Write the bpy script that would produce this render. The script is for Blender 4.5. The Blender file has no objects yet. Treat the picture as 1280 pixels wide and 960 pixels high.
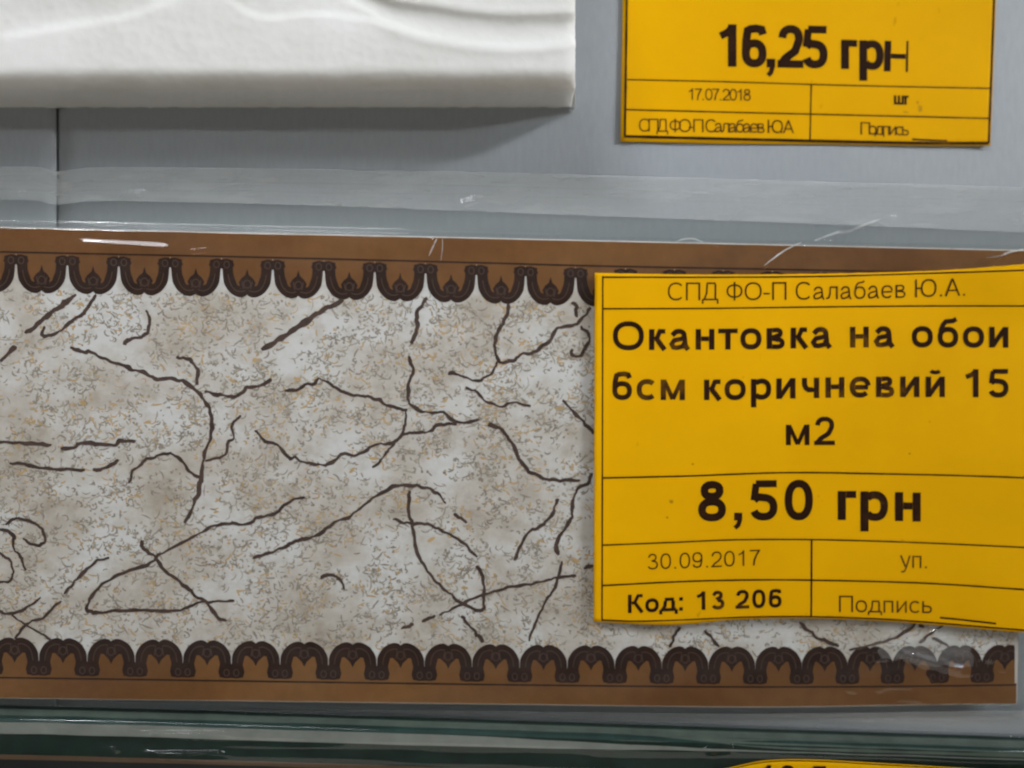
import bpy, math, random
from mathutils import Vector, noise

random.seed(7)
SC = bpy.context.scene
COL = SC.collection

# ------------------------------------------------------------------ camera, light, exposure
CAM_D, YAW, LENS = 0.111, math.radians(1.8), 31.2
cd = bpy.data.cameras.new('camera'); cam = bpy.data.objects.new('camera', cd); COL.objects.link(cam)
cam.location = (0, -CAM_D, 0); cam.rotation_euler = (math.radians(90), 0, -YAW)
cd.lens = LENS; cd.sensor_width = 36; cd.clip_start = 0.005; cd.clip_end = 50
cd.dof.use_dof = True; cd.dof.focus_distance = 0.1040; cd.dof.aperture_fstop = 9.5
SC.camera = cam

w = bpy.data.worlds.new('World'); SC.world = w; w.use_nodes = True
bg = w.node_tree.nodes['Background']; bg.inputs[0].default_value = (1.0, 0.93, 0.80, 1); bg.inputs[1].default_value = 0.125

def lamp(name, direction, dist, sx, sy, power, col, target=(0, 0, 0.01), spread=180):

    """A shop lamp or an added fill light: long axis kept horizontal."""
    ld = bpy.data.lights.new(name, 'AREA'); ld.shape = 'RECTANGLE'; ld.size = sx; ld.size_y = sy
    ld.energy = power; ld.color = col; ld.spread = math.radians(spread)
    o = bpy.data.objects.new(name, ld); COL.objects.link(o)
    d = Vector(direction).normalized(); o.location = Vector(target) + d * dist
    z = d; x = Vector((0, 0, 1)).cross(z).normalized(); y = z.cross(x)
    from mathutils import Matrix
    o.rotation_euler = Matrix((x, y, z)).transposed().to_euler()
    return o
lamp('tube_low', (0.80, -0.57, 0.135), 0.7, 0.32, 0.012, 0.042, (0.97, 0.98, 1.0), (-0.01, 0, 0.04), 22)
lamp('tube_high', (0.77, -0.57, 0.385), 0.6, 0.26, 0.012, 0.135, (0.93, 0.97, 1.0), (0.022, 0, 0.034), 42)
lamp('ceiling_lamp', (-0.46, -0.55, 0.70), 0.55, 0.07, 0.045, 0.9, (0.95, 0.98, 1.0))
lamp('added_top_fill', (-0.25, -0.68, 0.69), 0.25, 0.12, 0.06, 0.020, (0.95, 0.97, 1.0), (-0.03, 0, 0.035), 42)  # added soft fill close to the wall, brightening the upper part

lamp('added_floor_fill', (0.1, -0.62, -0.78), 1.0, 0.9, 0.6, 1.75, (1.0, 0.93, 0.82))  # added fill from below, standing in for bounce off an unseen floor

vs = SC.view_settings
vs.view_transform = 'Standard'; vs.look = 'None'; vs.exposure = 0; vs.gamma = 1; vs.use_curve_mapping = False
SC.render.engine = 'CYCLES'
SC.cycles.max_bounces = 10; SC.cycles.transparent_max_bounces = 16
SC.cycles.filter_width = 2.1

# ------------------------------------------------------------------ measuring: photo pixel + height off the wall (mm) -> metres
TH = 18.0 / LENS
def P(px, py, d):
    """Point whose distance in front of the wall is d millimetres."""
    u = (px - 640) / 640 * TH; v = (480 - py) / 640 * TH
    dx = math.sin(YAW) + u * math.cos(YAW); dy = math.cos(YAW) - u * math.sin(YAW)
    s = (CAM_D - d * 0.001) / dy
    return (dx * s, -d * 0.001, v * s)

def lerp(a, b, t): return a + (b - a) * t
def sstep(a, b, x):
    t = max(0, min(1, (x - a) / (b - a))); return t * t * (3 - 2 * t)
def curve(pts):
    """Piecewise smooth function through (x, y) pairs."""
    def f(x):
        if x <= pts[0][0]:
            (x0, y0), (x1, y1) = pts[0], pts[1]; return y0 + (y1 - y0) / (x1 - x0) * (x - x0)
        if x >= pts[-1][0]:
            (x0, y0), (x1, y1) = pts[-2], pts[-1]; return y1 + (y1 - y0) / (x1 - x0) * (x - x1)
        for i in range(len(pts) - 1):
            x0, y0 = pts[i]; x1, y1 = pts[i + 1]
            if x0 <= x <= x1:
                def sl(j):
                    a = pts[max(0, j - 1)]; b = pts[min(len(pts) - 1, j + 1)]
                    return (b[1] - a[1]) / (b[0] - a[0])
                h = x1 - x0; t = (x - x0) / h
                return ((2*t**3 - 3*t*t + 1) * y0 + (t**3 - 2*t*t + t) * h * sl(i)
                        + (-2*t**3 + 3*t*t) * y1 + (t**3 - t*t) * h * sl(i + 1))
    return f

# ------------------------------------------------------------------ materials
def nmat(name):
    m = bpy.data.materials.new(name); m.use_nodes = True
    nt = m.node_tree; b = nt.nodes['Principled BSDF']; b.inputs['Specular IOR Level'].default_value = 0.15
    return m, nt, b
def coords(nt, scale=(1, 1, 1), src='Object'):
    tc = nt.nodes.new('ShaderNodeTexCoord'); mp = nt.nodes.new('ShaderNodeMapping')
    mp.inputs['Scale'].default_value = scale
    nt.links.new(tc.outputs[src], mp.inputs[0]); return mp.outputs[0]
def tex_noise(nt, co, scale, detail=4, rough=0.6):
    n = nt.nodes.new('ShaderNodeTexNoise'); n.inputs['Scale'].default_value = scale
    n.inputs['Detail'].default_value = detail; n.inputs['Roughness'].default_value = rough
    nt.links.new(co, n.inputs['Vector']); return n.outputs['Fac']
def ramp(nt, fac, stops):
    r = nt.nodes.new('ShaderNodeValToRGB'); e = r.color_ramp.elements
    while len(e) < len(stops): e.new(0.5)
    for k, (p, c) in enumerate(stops):
        e[k].position = p; e[k].color = (*c, 1)
    nt.links.new(fac, r.inputs[0]); return r.outputs[0]
def bump(nt, b, h, strength, dist):
    bn = nt.nodes.new('ShaderNodeBump'); bn.inputs['Strength'].default_value = strength
    bn.inputs['Distance'].default_value = dist
    nt.links.new(h, bn.inputs['Height']); nt.links.new(bn.outputs[0], b.inputs['Normal'])
def mixc(nt, fac, a, c, mode='MIX'):
    m = nt.nodes.new('ShaderNodeMix'); m.data_type = 'RGBA'; m.blend_type = mode
    if isinstance(fac, float): m.inputs[0].default_value = fac
    else: nt.links.new(fac, m.inputs[0])
    for s, v in ((6, a), (7, c)):
        if isinstance(v, tuple): m.inputs[s].default_value = (*v, 1)
        else: nt.links.new(v, m.inputs[s])
    return m.outputs[2]

def mat_panel():
    m, nt, b = nmat('grey_laminate')
    a = tex_noise(nt, coords(nt, (1900, 900, 420)), 1.0, 3)
    g = tex_noise(nt, coords(nt, (60, 60, 60)), 1.0, 4)
    c = ramp(nt, a, [(0.3, (0.300, 0.322, 0.342)), (0.7, (0.328, 0.352, 0.372))])
    c2 = ramp(nt, g, [(0.3, (0.92, 0.94, 0.97)), (0.75, (1, 1, 1))])
    nt.links.new(mixc(nt, 1.0, c, c2, 'MULTIPLY'), b.inputs['Base Color'])
    b.inputs['Roughness'].default_value = 0.42; b.inputs['Specular IOR Level'].default_value = 0.3
    bump(nt, b, a, 0.12, 0.00003)
    return m
def mat_foam():
    m, nt, b = nmat('white_foam')
    v = nt.nodes.new('ShaderNodeTexVoronoi'); v.inputs['Scale'].default_value = 900
    nt.links.new(coords(nt), v.inputs['Vector'])
    g = tex_noise(nt, coords(nt, (90, 90, 90)), 1.0, 5)
    s = tex_noise(nt, coords(nt, (260, 260, 260)), 1.0, 2)
    c = ramp(nt, g, [(0.3, (0.60, 0.60, 0.578)), (0.7, (0.68, 0.68, 0.675))])
    dots = ramp(nt, s, [(0.20, (0.45, 0.42, 0.36)), (0.235, (1, 1, 1))])
    nt.links.new(mixc(nt, 1.0, c, dots, 'MULTIPLY'), b.inputs['Base Color'])
    b.inputs['Roughness'].default_value = 0.55
    b.inputs['Subsurface Weight'].default_value = 0.6; b.inputs['Subsurface Radius'].default_value = (1, 1, 1)
    b.inputs['Subsurface Scale'].default_value = 0.003
    bump(nt, b, v.outputs['Distance'], 0.35, 0.00012)
    return m
def mat_yellow(name, lo, hi):
    m, nt, b = nmat(name)
    g = tex_noise(nt, coords(nt, (45, 45, 45)), 1.0, 5)
    f = tex_noise(nt, coords(nt, (1800, 1800, 1800)), 1.0, 2)
    c = ramp(nt, g, [(0.3, lo), (0.7, hi)])
    s = tex_noise(nt, coords(nt, (300, 300, 190)), 1.0, 3, 0.7)
    c = mixc(nt, 1.0, c, ramp(nt, s, [(0.24, (0.72, 0.66, 0.6)), (0.31, (1, 1, 1))]), 'MULTIPLY')
    nt.links.new(c, b.inputs['Base Color'])
    b.inputs['Roughness'].default_value = 0.6; b.inputs['Specular IOR Level'].default_value = 0.03
    bump(nt, b, f, 0.3, 0.00003)
    return m
def mat_paper():
    m, nt, b = nmat('printed_paper')
    g = tex_noise(nt, coords(nt, (120, 120, 150)), 1.0, 6, 0.65)
    h = tex_noise(nt, coords(nt, (330, 330, 330)), 1.0, 4, 0.7)
    c = ramp(nt, g, [(0.30, (0.40, 0.355, 0.305)), (0.44, (0.50, 0.465, 0.425)), (0.60, (0.60, 0.60, 0.60))])
    c = mixc(nt, 1.0, c, ramp(nt, h, [(0.34, (0.86, 0.83, 0.79)), (0.5, (1, 1, 1))]), 'MULTIPLY')
    nt.links.new(c, b.inputs['Base Color'])
    b.inputs['Roughness'].default_value = 0.5
    return m
def mat_flat(name, c, rough=0.5, var=0.12, scale=200):
    m, nt, b = nmat(name); b.inputs['Specular IOR Level'].default_value = 0.04
    g = tex_noise(nt, coords(nt, (scale, scale, scale)), 1.0, 4)
    lo = tuple(x * (1 - var) for x in c); hi = tuple(min(1, x * (1 + var)) for x in c)
    nt.links.new(ramp(nt, g, [(0.3, lo), (0.7, hi)]), b.inputs['Base Color'])
    b.inputs['Roughness'].default_value = rough
    return m
def mat_toner(name, c, worn):
    m, nt, b = nmat(name); b.inputs['Specular IOR Level'].default_value = 0.04
    g = tex_noise(nt, coords(nt, (420, 420, 420)), 1.0, 4, 0.7)
    k = tex_noise(nt, coords(nt, (70, 70, 110)), 1.0, 2)
    f = nt.nodes.new('ShaderNodeMath'); f.operation = 'MULTIPLY'; nt.links.new(g, f.inputs[0]); nt.links.new(k, f.inputs[1])
    nt.links.new(ramp(nt, f.outputs[0], [(0.22, c), (0.30, tuple(x * 1.5 for x in c)), (0.42, worn)]), b.inputs['Base Color'])
    b.inputs['Roughness'].default_value = 0.5
    return m
def mat_film(name, haze=0.05, rough=0.045, tint=(0.97, 0.975, 0.97), var=0.6):
    m = bpy.data.materials.new(name); m.use_nodes = True; nt = m.node_tree
    nt.nodes.clear()
    out = nt.nodes.new('ShaderNodeOutputMaterial')
    tr = nt.nodes.new('ShaderNodeBsdfTransparent'); tr.inputs[0].default_value = (*tint, 1)
    df = nt.nodes.new('ShaderNodeBsdfDiffuse'); df.inputs[0].default_value = (0.8, 0.82, 0.82, 1)
    gl = nt.nodes.new('ShaderNodeBsdfGlossy'); gl.inputs['Roughness'].default_value = rough
    lw = nt.nodes.new('ShaderNodeLayerWeight'); lw.inputs[0].default_value = 0.5
    pw = nt.nodes.new('ShaderNodeMath'); pw.operation = 'POWER'; pw.inputs[1].default_value = 4.5
    nt.links.new(lw.outputs['Facing'], pw.inputs[0])
    fr = nt.nodes.new('ShaderNodeMath'); fr.operation = 'MULTIPLY_ADD'; fr.inputs[1].default_value = 0.9; fr.inputs[2].default_value = 0.035
    nt.links.new(pw.outputs[0], fr.inputs[0])
    n = tex_noise(nt, coords(nt, (70, 70, 420)), 1.0, 4)
    hz = nt.nodes.new('ShaderNodeMapRange'); hz.inputs[1].default_value = 0.35; hz.inputs[2].default_value = 0.75
    hz.inputs[3].default_value = haze * (1 - var); hz.inputs[4].default_value = haze * (1 + var)
    nt.links.new(n, hz.inputs[0])
    m1 = nt.nodes.new('ShaderNodeMixShader'); nt.links.new(hz.outputs[0], m1.inputs[0])
    nt.links.new(tr.outputs[0], m1.inputs[1]); nt.links.new(df.outputs[0], m1.inputs[2])
    m2 = nt.nodes.new('ShaderNodeMixShader'); nt.links.new(fr.outputs[0], m2.inputs[0])
    nt.links.new(m1.outputs[0], m2.inputs[1]); nt.links.new(gl.outputs[0], m2.inputs[2])
    nt.links.new(m2.outputs[0], out.inputs[0])
    return m

def mat_brown():
    m, nt, b = nmat('brown_print'); b.inputs['Specular IOR Level'].default_value = 0.04
    g = tex_noise(nt, coords(nt, (26, 26, 40)), 1.0, 3); f = tex_noise(nt, coords(nt, (500, 500, 500)), 1.0, 3)
    c = ramp(nt, g, [(0.32, (0.125, 0.052, 0.017)), (0.5, (0.172, 0.076, 0.024)), (0.68, (0.225, 0.108, 0.036))])
    c = mixc(nt, 1.0, c, ramp(nt, f, [(0.3, (0.84, 0.84, 0.84)), (0.7, (1, 1, 1))]), 'MULTIPLY')
    nt.links.new(c, b.inputs['Base Color']); b.inputs['Roughness'].default_value = 0.5
    return m
M = dict(
    panel=mat_panel(), foam=mat_foam(), paper=mat_paper(),
    yellow=mat_yellow('yellow_tag_paper', (0.68, 0.345, 0.001), (0.75, 0.39, 0.0015)),
    yellow_b=mat_yellow('amber_tag_paper', (0.69, 0.350, 0.001), (0.78, 0.40, 0.0015)),
    ink=mat_toner('black_toner', (0.022, 0.009, 0.004), (0.12, 0.052, 0.005)),
    ink_soft=mat_flat('thin_ink', (0.11, 0.045, 0.008), 0.5),
    brown=mat_brown(),
    dark=mat_flat('dark_brown_print', (0.027, 0.012, 0.008), 0.45, 0.3, 500),
    mid=mat_flat('mid_brown_print', (0.064, 0.036, 0.027), 0.45),
    crack=mat_flat('crack_print', (0.066, 0.041, 0.033), 0.5, 0.35, 600),
    sp1=mat_flat('grey_speck_print', (0.26, 0.228, 0.19), 0.5),
    sp2=mat_flat('olive_speck_print', (0.36, 0.32, 0.265), 0.5),
    sp3=mat_flat('ochre_speck_print', (0.47, 0.325, 0.165), 0.5),
    film=mat_film('clear_film', 0.012), film_b=mat_film('shade_tinted_fold', 0.02, 0.09, (0.90, 0.91, 0.90)), glare_flap=mat_film('painted_glare_film', 0.30, 0.12, (0.97, 0.98, 1.0), 0.18),
    crease_glint=mat_film('crease_glint_white', 0.5, 0.3),
    tape=mat_film('cloudy_tape', 0.07, 0.5),
    green=mat_flat('dark_green_print', (0.006, 0.019, 0.014), 0.3, 0.3, 300),
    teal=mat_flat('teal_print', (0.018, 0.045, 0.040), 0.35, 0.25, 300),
    haze_grey=mat_flat('grey_film_haze', (0.20, 0.215, 0.195), 0.35, 0.15, 300),
    sheen_green=mat_flat('grey_green_film_sheen', (0.085, 0.11, 0.092), 0.35, 0.2, 300),
    black=mat_flat('near_black_print', (0.012, 0.012, 0.013), 0.4),
    back=mat_flat('white_paper_edge', (0.6, 0.57, 0.5), 0.6),
    gap=mat_flat('seam_shadow_gap_board', (0.02, 0.02, 0.02), 0.8),
)

# ------------------------------------------------------------------ object helpers
def link(name, verts, faces, mats, parent=None, fm=None, smooth=False):
    me = bpy.data.meshes.new(name); me.from_pydata(verts, [], faces)
    for m in (mats if isinstance(mats, (list, tuple)) else [mats]): me.materials.append(m)
    if fm: me.polygons.foreach_set('material_index', fm)
    if smooth: me.polygons.foreach_set('use_smooth', [True] * len(me.polygons))
    me.update()
    o = bpy.data.objects.new(name, me); COL.objects.link(o)
    if parent:
        o.parent = parent; o.matrix_parent_inverse = parent.matrix_world.inverted()
    return o
def thing(name, label, cat, loc, group=None):
    o = bpy.data.objects.new(name, None); COL.objects.link(o); o.location = loc
    o.empty_display_size = 0.01
    o['label'] = label; o['category'] = cat
    if group: o['group'] = group
    bpy.context.view_layer.update()
    return o

def sheet(name, xs, vs_, posf, mats, parent=None, thick=0.1, smooth=True, fmf=None):
    """Grid sheet with real thickness (mm). posf(x, v) -> (px, py, d)."""
    nx, nv = len(xs), len(vs_); V = []; F = []; FM = []
    for layer in (0, 1):
        for v in vs_:
            for x in xs:
                px, py, d = posf(x, v)
                V.append(P(px, py, d)) if layer == 0 else V.append((lambda q: (q[0], q[1] + thick * 0.001, q[2]))(P(px, py, d)))
    N = nx * nv
    for j in range(nv - 1):
        for i in range(nx - 1):
            a = j * nx + i; F.append((a, a + nx, a + nx + 1, a + 1))
            FM.append(fmf(xs[i], vs_[j]) if fmf else 0)
    for j in range(nv - 1):
        for i in range(nx - 1):
            a = N + j * nx + i; F.append((a, a + 1, a + nx + 1, a + nx)); FM.append(0)
    def edge(idx):
        for a, b in zip(idx, idx[1:]): F.append((a, b, b + N, a + N)); FM.append(0)
    edge(list(range(nx))); edge([(nv - 1) * nx + i for i in range(nx)][::-1])
    edge([j * nx for j in range(nv)][::-1]); edge([j * nx + nx - 1 for j in range(nv)])
    return link(name, V, F, mats, parent, FM, smooth)
def rng(a, b, n): return [a + (b - a) * i / n for i in range(n + 1)]

class Ink:
    """Flat print: ribbons and filled outlines in photo-pixel units, laid on a surface of height dfun."""
    def __init__(s, dfun, lift=0.02): s.V = []; s.F = []; s.fm = []; s.d = dfun; s.lift = lift; s.k = 0; s.xmax = 1e9
    def _lift(s): s.k += 1; return s.lift + (s.k % 40) * 0.0007
    def ribbon(s, pts, w, mi=0, closed=False):
        n = len(pts); l = s._lift(); L = []; base = len(s.V)
        for i in range(n):
            a = pts[(i - 1) % n] if (i > 0 or closed) else pts[i]
            b = pts[(i + 1) % n] if (i < n - 1 or closed) else pts[i]
            p = pts[i]
            def un(u, v):
                x, y = v[0] - u[0], v[1] - u[1]; m = math.hypot(x, y) or 1; return x / m, y / m
            d1 = un(a, p) if a != p else un(p, b); d2 = un(p, b) if b != p else d1
            nx, ny = -(d1[1] + d2[1]), d1[0] + d2[0]; m = math.hypot(nx, ny) or 1; nx /= m; ny /= m
            c = max(0.5, nx * -d1[1] + ny * d1[0])
            wi = (w[i] if isinstance(w, (list, tuple)) else w) / 2 / c
            for sg in (1, -1):
                qx, qy = min(s.xmax, p[0] + nx * wi * sg), p[1] + ny * wi * sg
                s.V.append(P(qx, qy, s.d(qx, qy) + l))
        for i in range(n - 1 + (1 if closed else 0)):
            a = base + 2 * i; b = base + 2 * ((i + 1) % n)
            s.F.append((a, a + 1, b + 1, b)); s.fm.append(mi)
    def poly(s, pts, mi=0):
        pts = [(min(s.xmax, q[0]), q[1]) for q in pts]
        l = s._lift(); b = len(s.V); cx = sum(p[0] for p in pts) / len(pts); cy = sum(p[1] for p in pts) / len(pts)
        for q in pts: s.V.append(P(q[0], q[1], s.d(*q) + l))
        s.V.append(P(cx, cy, s.d(cx, cy) + l)); c = b + len(pts)
        for i in range(len(pts)):
            s.F.append((b + i, b + (i + 1) % len(pts), c)); s.fm.append(mi)
    def build(s, name, mats, parent): return link(name, s.V, s.F, mats, parent, s.fm)

# ------------------------------------------------------------------ the wall: two grey boards meeting in a bevelled seam
wall = bpy.data.objects.new('wall', None); COL.objects.link(wall); wall['kind'] = 'structure'
wall['label'] = 'grey laminate display wall of two boards with a narrow vertical seam'
SEAM = 72
def board(xa, xb, seam_side):
    # cross-section along x: rounded edge dips at the seam
    xs = rng(xa, xb, 40)
    prof = [0, 1.2, 3, 5.5, 8, 11, 14, 18, 24]
    if seam_side == 'right': xs = [x for x in xs if x < xb - 26] + [xb - p for p in prof[::-1]]
    else: xs = [xa + p for p in prof] + [x for x in xs if x > xa + 26]
    e = xb if seam_side == 'right' else xa
    def pos(x, v):
        t = max(0, 1 - abs(x - e) / 22); y = 0
        return x, v, -0.7 * t ** 1.6 - (0.5 if abs(x - e) < 0.5 else 0)
    return sheet('board', xs, rng(-260, 1240, 30), pos, M['panel'], wall, 4.0)
board(-420, SEAM - 0.7, 'right'); board(SEAM + 0.9, 1800, 'left')
sheet('backing_board', [-500, 1900], [-300, 1260], lambda x, v: (x, v, -5.2), M['gap'], wall, 3.0)

# ------------------------------------------------------------------ foam ceiling moulding, top left
def gauss(x, s): return math.exp(-(x / s) ** 2)
g_arc = curve([(380, -40), (440, 4), (500, 34), (560, 50), (620, 57), (670, 57), (718, 51), (760, 40)])
g_top = curve([(380, -60), (470, -6), (540, 8), (620, 18), (718, 17), (760, 15)])
g_left = curve([(-250, 60), (0, 52), (80, 38), (150, 28), (200, 12), (260, -20)])
g_mid = curve([(250, -30), (300, 14), (330, 26), (400, 22), (470, 32), (540, 52)])
def foam_d(x, y):
    # profile: bulging front, rounded lower lip
    d = 11.5 - 2.2 * sstep(-40, -220, y)
    if y > 82:
        t = min(1, (y - 82) / 31); d = 11.5 - 0.9 * t * t - 2.6 * (1 - math.sqrt(max(0, 1 - t * t * 0.985)))
    w = sstep(92, 60, y)
    r = 0
    if x > 380:
        a, b = g_top(x), g_arc(x); m = (a + b) / 2; h = max(3, (b - a) / 2)
        t = (y - m) / h
        if abs(t) < 1: r -= 1.5 * (1 - t * t) ** 1.0 * sstep(380, 500, x)
        r += 0.5 * gauss(y - b - 6, 8) * sstep(420, 520, x) + 0.35 * gauss(y - a + 5, 6)
        r -= 0.9 * sstep(a - 6, a - 60, y) * sstep(560, 420, x)
    gl = g_left(x)
    if x < 300: r -= 0.9 * sstep(gl, gl - 14, y) * sstep(gl - 60, gl - 20, y) * sstep(300, 180, x) * sstep(-60, 60, x)
    if 240 < x < 560:
        gm = g_mid(x)
        r -= 1.1 * sstep(gm, gm - 12, y) * sstep(240, 330, x) * sstep(560, 440, x)
    d += r * w * 0.45
    d += 0.05 * noise.noise(Vector((x / 34, y / 18, 0))) + 0.03 * noise.noise(Vector((x / 9, y / 9, 3)))
    return d
def build_foam():
    xs = rng(-300, 719, 255); ys = rng(-300, 112.5, 150)
    V = []; F = []
    nx = len(xs); ny = len(ys)
    for j, y in enumerate(ys):
        for i, x in enumerate(xs):
            yy = y; xx = x
            if j >= ny - 3: yy += 0.9 * noise.noise(Vector((x / 14, 7, 0))) + 0.5 * noise.noise(Vector((x / 5, 3, 0)))
            d = foam_d(x, y)
            if x > 700: d -= 0.25 * ((x - 700) / 19) ** 3
            if i >= nx - 2: xx += 1.1 * noise.noise(Vector((y / 10, 1, 5))) + 0.6 * noise.noise(Vector((y / 4, 1, 5)))
            V.append(P(xx, yy, d))
    for j in range(ny - 1):
        for i in range(nx - 1):
            a = j * nx + i; F.append((a, a + nx, a + nx + 1, a + 1))
    # lower face and end face run straight back to the wall, slightly undercut
    K = 5
    def wallward(idx, off):
        prev = idx
        for k in range(1, K + 1):
            t = k / K; cur = []
            for a in idx:
                x, y, z = V[a]
                V.append((x + off[0] * t, y * (1 - t) - 0.0002 * t, z + off[1] * t)); cur.append(len(V) - 1)
            for q in range(len(idx) - 1): F.append((prev[q], cur[q], cur[q + 1], prev[q + 1]))
            prev = cur
    idx = [(ny - 1) * nx + i for i in range(nx)]; prev = idx
    for k in range(1, 9):
        t = k / 8; cur = []
        for i, a in enumerate(idx):
            X = V[a][0]; x0 = xs[i]
            bk = P(x0, 134.6 + 0.9 * noise.noise(Vector((x0 / 14, 7, 0))) + 0.5 * noise.noise(Vector((x0 / 5, 3, 0))), 0.0)
            V.append((lerp(X, bk[0], t), lerp(V[a][1], 0.0002, t), lerp(V[a][2], bk[2], t) + 0.0002 * math.sin(t * 3.14))); cur.append(len(V) - 1)
        for q in range(len(idx) - 1): F.append((prev[q], cur[q], cur[q + 1], prev[q + 1]))
        prev = cur
    wallward([j * nx + nx - 1 for j in range(ny)][::-1], (0.00055, 0))
    wallward([i for i in range(nx)][::-1], (0, 0)); wallward([j * nx for j in range(ny)], (0, 0))
    o = link('foam_moulding', V, F, M['foam'], None, None, True)
    o['label'] = 'white polystyrene ceiling moulding with shallow carved swirls, cut end beside the upper price tag'
    o['category'] = 'moulding'
    return o
build_foam()

# ------------------------------------------------------------------ stroke lettering (sans-serif skeleton, cap height 1, y up)
def A(cx, cy, rx, ry, a0, a1, n=16, p=2.3):
    out = []
    for i in range(n + 1):
        a = math.radians(a0 + (a1 - a0) * i / n); c, s_ = math.cos(a), math.sin(a)
        out.append((cx + rx * math.copysign(abs(c) ** (2 / p), c), cy + ry * math.copysign(abs(s_) ** (2 / p), s_)))
    return out
def glyph(ch, w):
    h = w / 2; t = w * 0.86; v = t / 2; X = 0.73; sb = 0.09
    def st(x, y0, y1): return ([(x, y0), (x, y1)], w)
    def hz(x0, x1, y): return ([(x0, y), (x1, y)], t)
    L = sb + h
    def bowl_o(wd, H, s0=0.05): return wd, [(A(wd / 2, H / 2, wd / 2 - s0 - h, H / 2 - v, 0, 360, 28), (w + t) / 2, True)]
    if ch == ' ': return 0.39, []
    if ch in 'ОO': return bowl_o(1.08, 1, 0.05)
    if ch == 'о': return bowl_o(0.777, X)
    if ch == '0': return bowl_o(0.777, 1, 0.06)
    if ch == 'С': return 1.0, [(A(0.52, 0.5, 0.47 - h, 0.5 - v, 42, 318, 26), (w + t) / 2)]
    if ch == 'с': return 0.70, [(A(0.385, X / 2, 0.335 - h, X / 2 - v, 45, 315, 22), (w + t) / 2)]
    if ch == 'П': return 1.0, [st(L, 0, 1), st(1.0 - L, 0, 1), hz(L + h, 1 - L - h, 1 - v)]
    if ch == 'п': return 0.757, [st(L, 0, X), st(0.757 - L, 0, X), hz(L + h, 0.757 - L - h, X - v)]
    if ch in 'нH': return 0.77, [st(L, 0, X), st(0.77 - L, 0, X), hz(L + h, 0.77 - L - h, X * 0.53)]
    if ch == 'ш': return 1.1, [st(L, 0, X), st(0.55, 0, X), st(1.1 - L, 0, X), hz(L + h, 0.55 - h, v), hz(0.55 + h, 1.1 - L - h, v)]
    if ch == 'г': return 0.51, [st(L, 0, X), hz(L + h, 0.51, X - v)]
    if ch == 'т': return 0.64, [st(0.32, 0, X - t), hz(0.02, 0.62, X - v)]
    if ch in 'ий':
        s = [st(L, 0, X), st(0.78 - L, 0, X), ([(L + h * 0.3, 0.06), (0.78 - L - h * 0.3, X - 0.06)], w * 0.85)]
        if ch == 'й': s.append((A(0.39, X + 0.25, 0.14, 0.10, 200, 340, 8), t * 0.8))
        return 0.78, s
    if ch == 'м': return 0.94, [st(L, 0, X), st(0.94 - L, 0, X), ([(L + h * .3, X - 0.03), (0.47, 0.03)], w * 0.8), ([(0.94 - L - h * .3, X - 0.03), (0.47, 0.03)], w * 0.8)]
    if ch == 'к': return 0.66, [st(L, 0, X), ([(L + h, X * 0.5), (0.34, X * 0.56), (0.43, X - v), (0.60, X - v)], w * 0.85), ([(0.33, X * 0.53), (0.58, 0.0)], w * 0.95)]
    if ch == 'К': return 0.86, [st(L, 0, 1), ([(L + h, 0.52), (0.42, 0.56), (0.58, 1 - v), (0.80, 1 - v)], w * 0.85), ([(0.42, 0.56), (0.78, 0.0)], w * 0.95)]
    if ch == 'л': return 0.78, [st(0.78 - L, 0, X), hz(0.24, 0.78 - L - h, X - v), ([(0.26, X - t * .5), (0.24, 0.3), (0.17, 0.05 + v), (0.02, v)], w * 0.9)]
    if ch == 'д': return 0.80, [([(0.03, -0.16), (0.03, v)], t), ([(0.77, -0.16), (0.77, v)], t), hz(0.03, 0.77, v), st(0.66 - h * .4, t, X - t), hz(0.22, 0.66, X - v), ([(0.25, X - t), (0.23, 0.3), (0.13, v)], w * 0.9)]
    if ch == 'Д': return 0.96, [([(0.05, -0.2), (0.05, v)], t), ([(0.91, -0.2), (0.91, v)], t), hz(0.03, 0.93, v), st(0.80 - h * .4, t, 1 - t), hz(0.28, 0.80, 1 - v), ([(0.31, 1 - t), (0.28, 0.4), (0.14, v)], w * 0.9)]
    if ch == 'А': return 0.93, [([(0.02 + h, 0), (0.465, 0.98)], w), ([(0.91 - h, 0), (0.465, 0.98)], w), hz(0.22, 0.71, 0.32)]
    if ch == 'Ф': return 1.06, [st(0.53, -0.02, 1.02), (A(0.53, 0.51, 0.46 - h, 0.38 - v, 0, 360, 28), (w + t) / 2, True)]
    if ch == 'Ю': return 1.38, [st(L, 0, 1), hz(L + h, 0.44, 0.5), (A(0.87, 0.5, 0.45 - h, 0.5 - v, 0, 360, 28), (w + t) / 2, True)]
    if ch == 'р': return 0.777, [st(L, -0.28, X), (A(0.42, X / 2, 0.31 - h, X / 2 - v, 140, -140, 24), (w + t) / 2)]
    if ch == 'ь': return 0.72, [st(L, 0, X), ([(L + h, 0.44)] + A(0.42, 0.22 + v * .2, 0.24 - h, 0.225 - v, 90, -90, 12) + [(L + h, v)], (w + t) / 2)]
    if ch == 'в': return 0.74, [st(L, 0, X), ([(L + h, X - v)] + A(0.40, X * 0.76, 0.21 - h, X * 0.24 - v * .9, 90, -90, 10) + [(L + h, X * 0.53)], t),
                                ([(L + h, X * 0.51)] + A(0.42, X * 0.27, 0.25 - h, X * 0.27 - v * .9, 90, -90, 10) + [(L + h, v)], t)]
    if ch == 'б': return 0.80, [(A(0.40, 0.355, 0.33 - h, 0.355 - v, 0, 360, 26), (w + t) / 2, True), ([(0.08 + h, 0.38), (0.10 + h, 0.62), (0.17 + h, 0.80), (0.33, 0.90), (0.55, 0.93), (0.66, 1.0)], t)]
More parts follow.
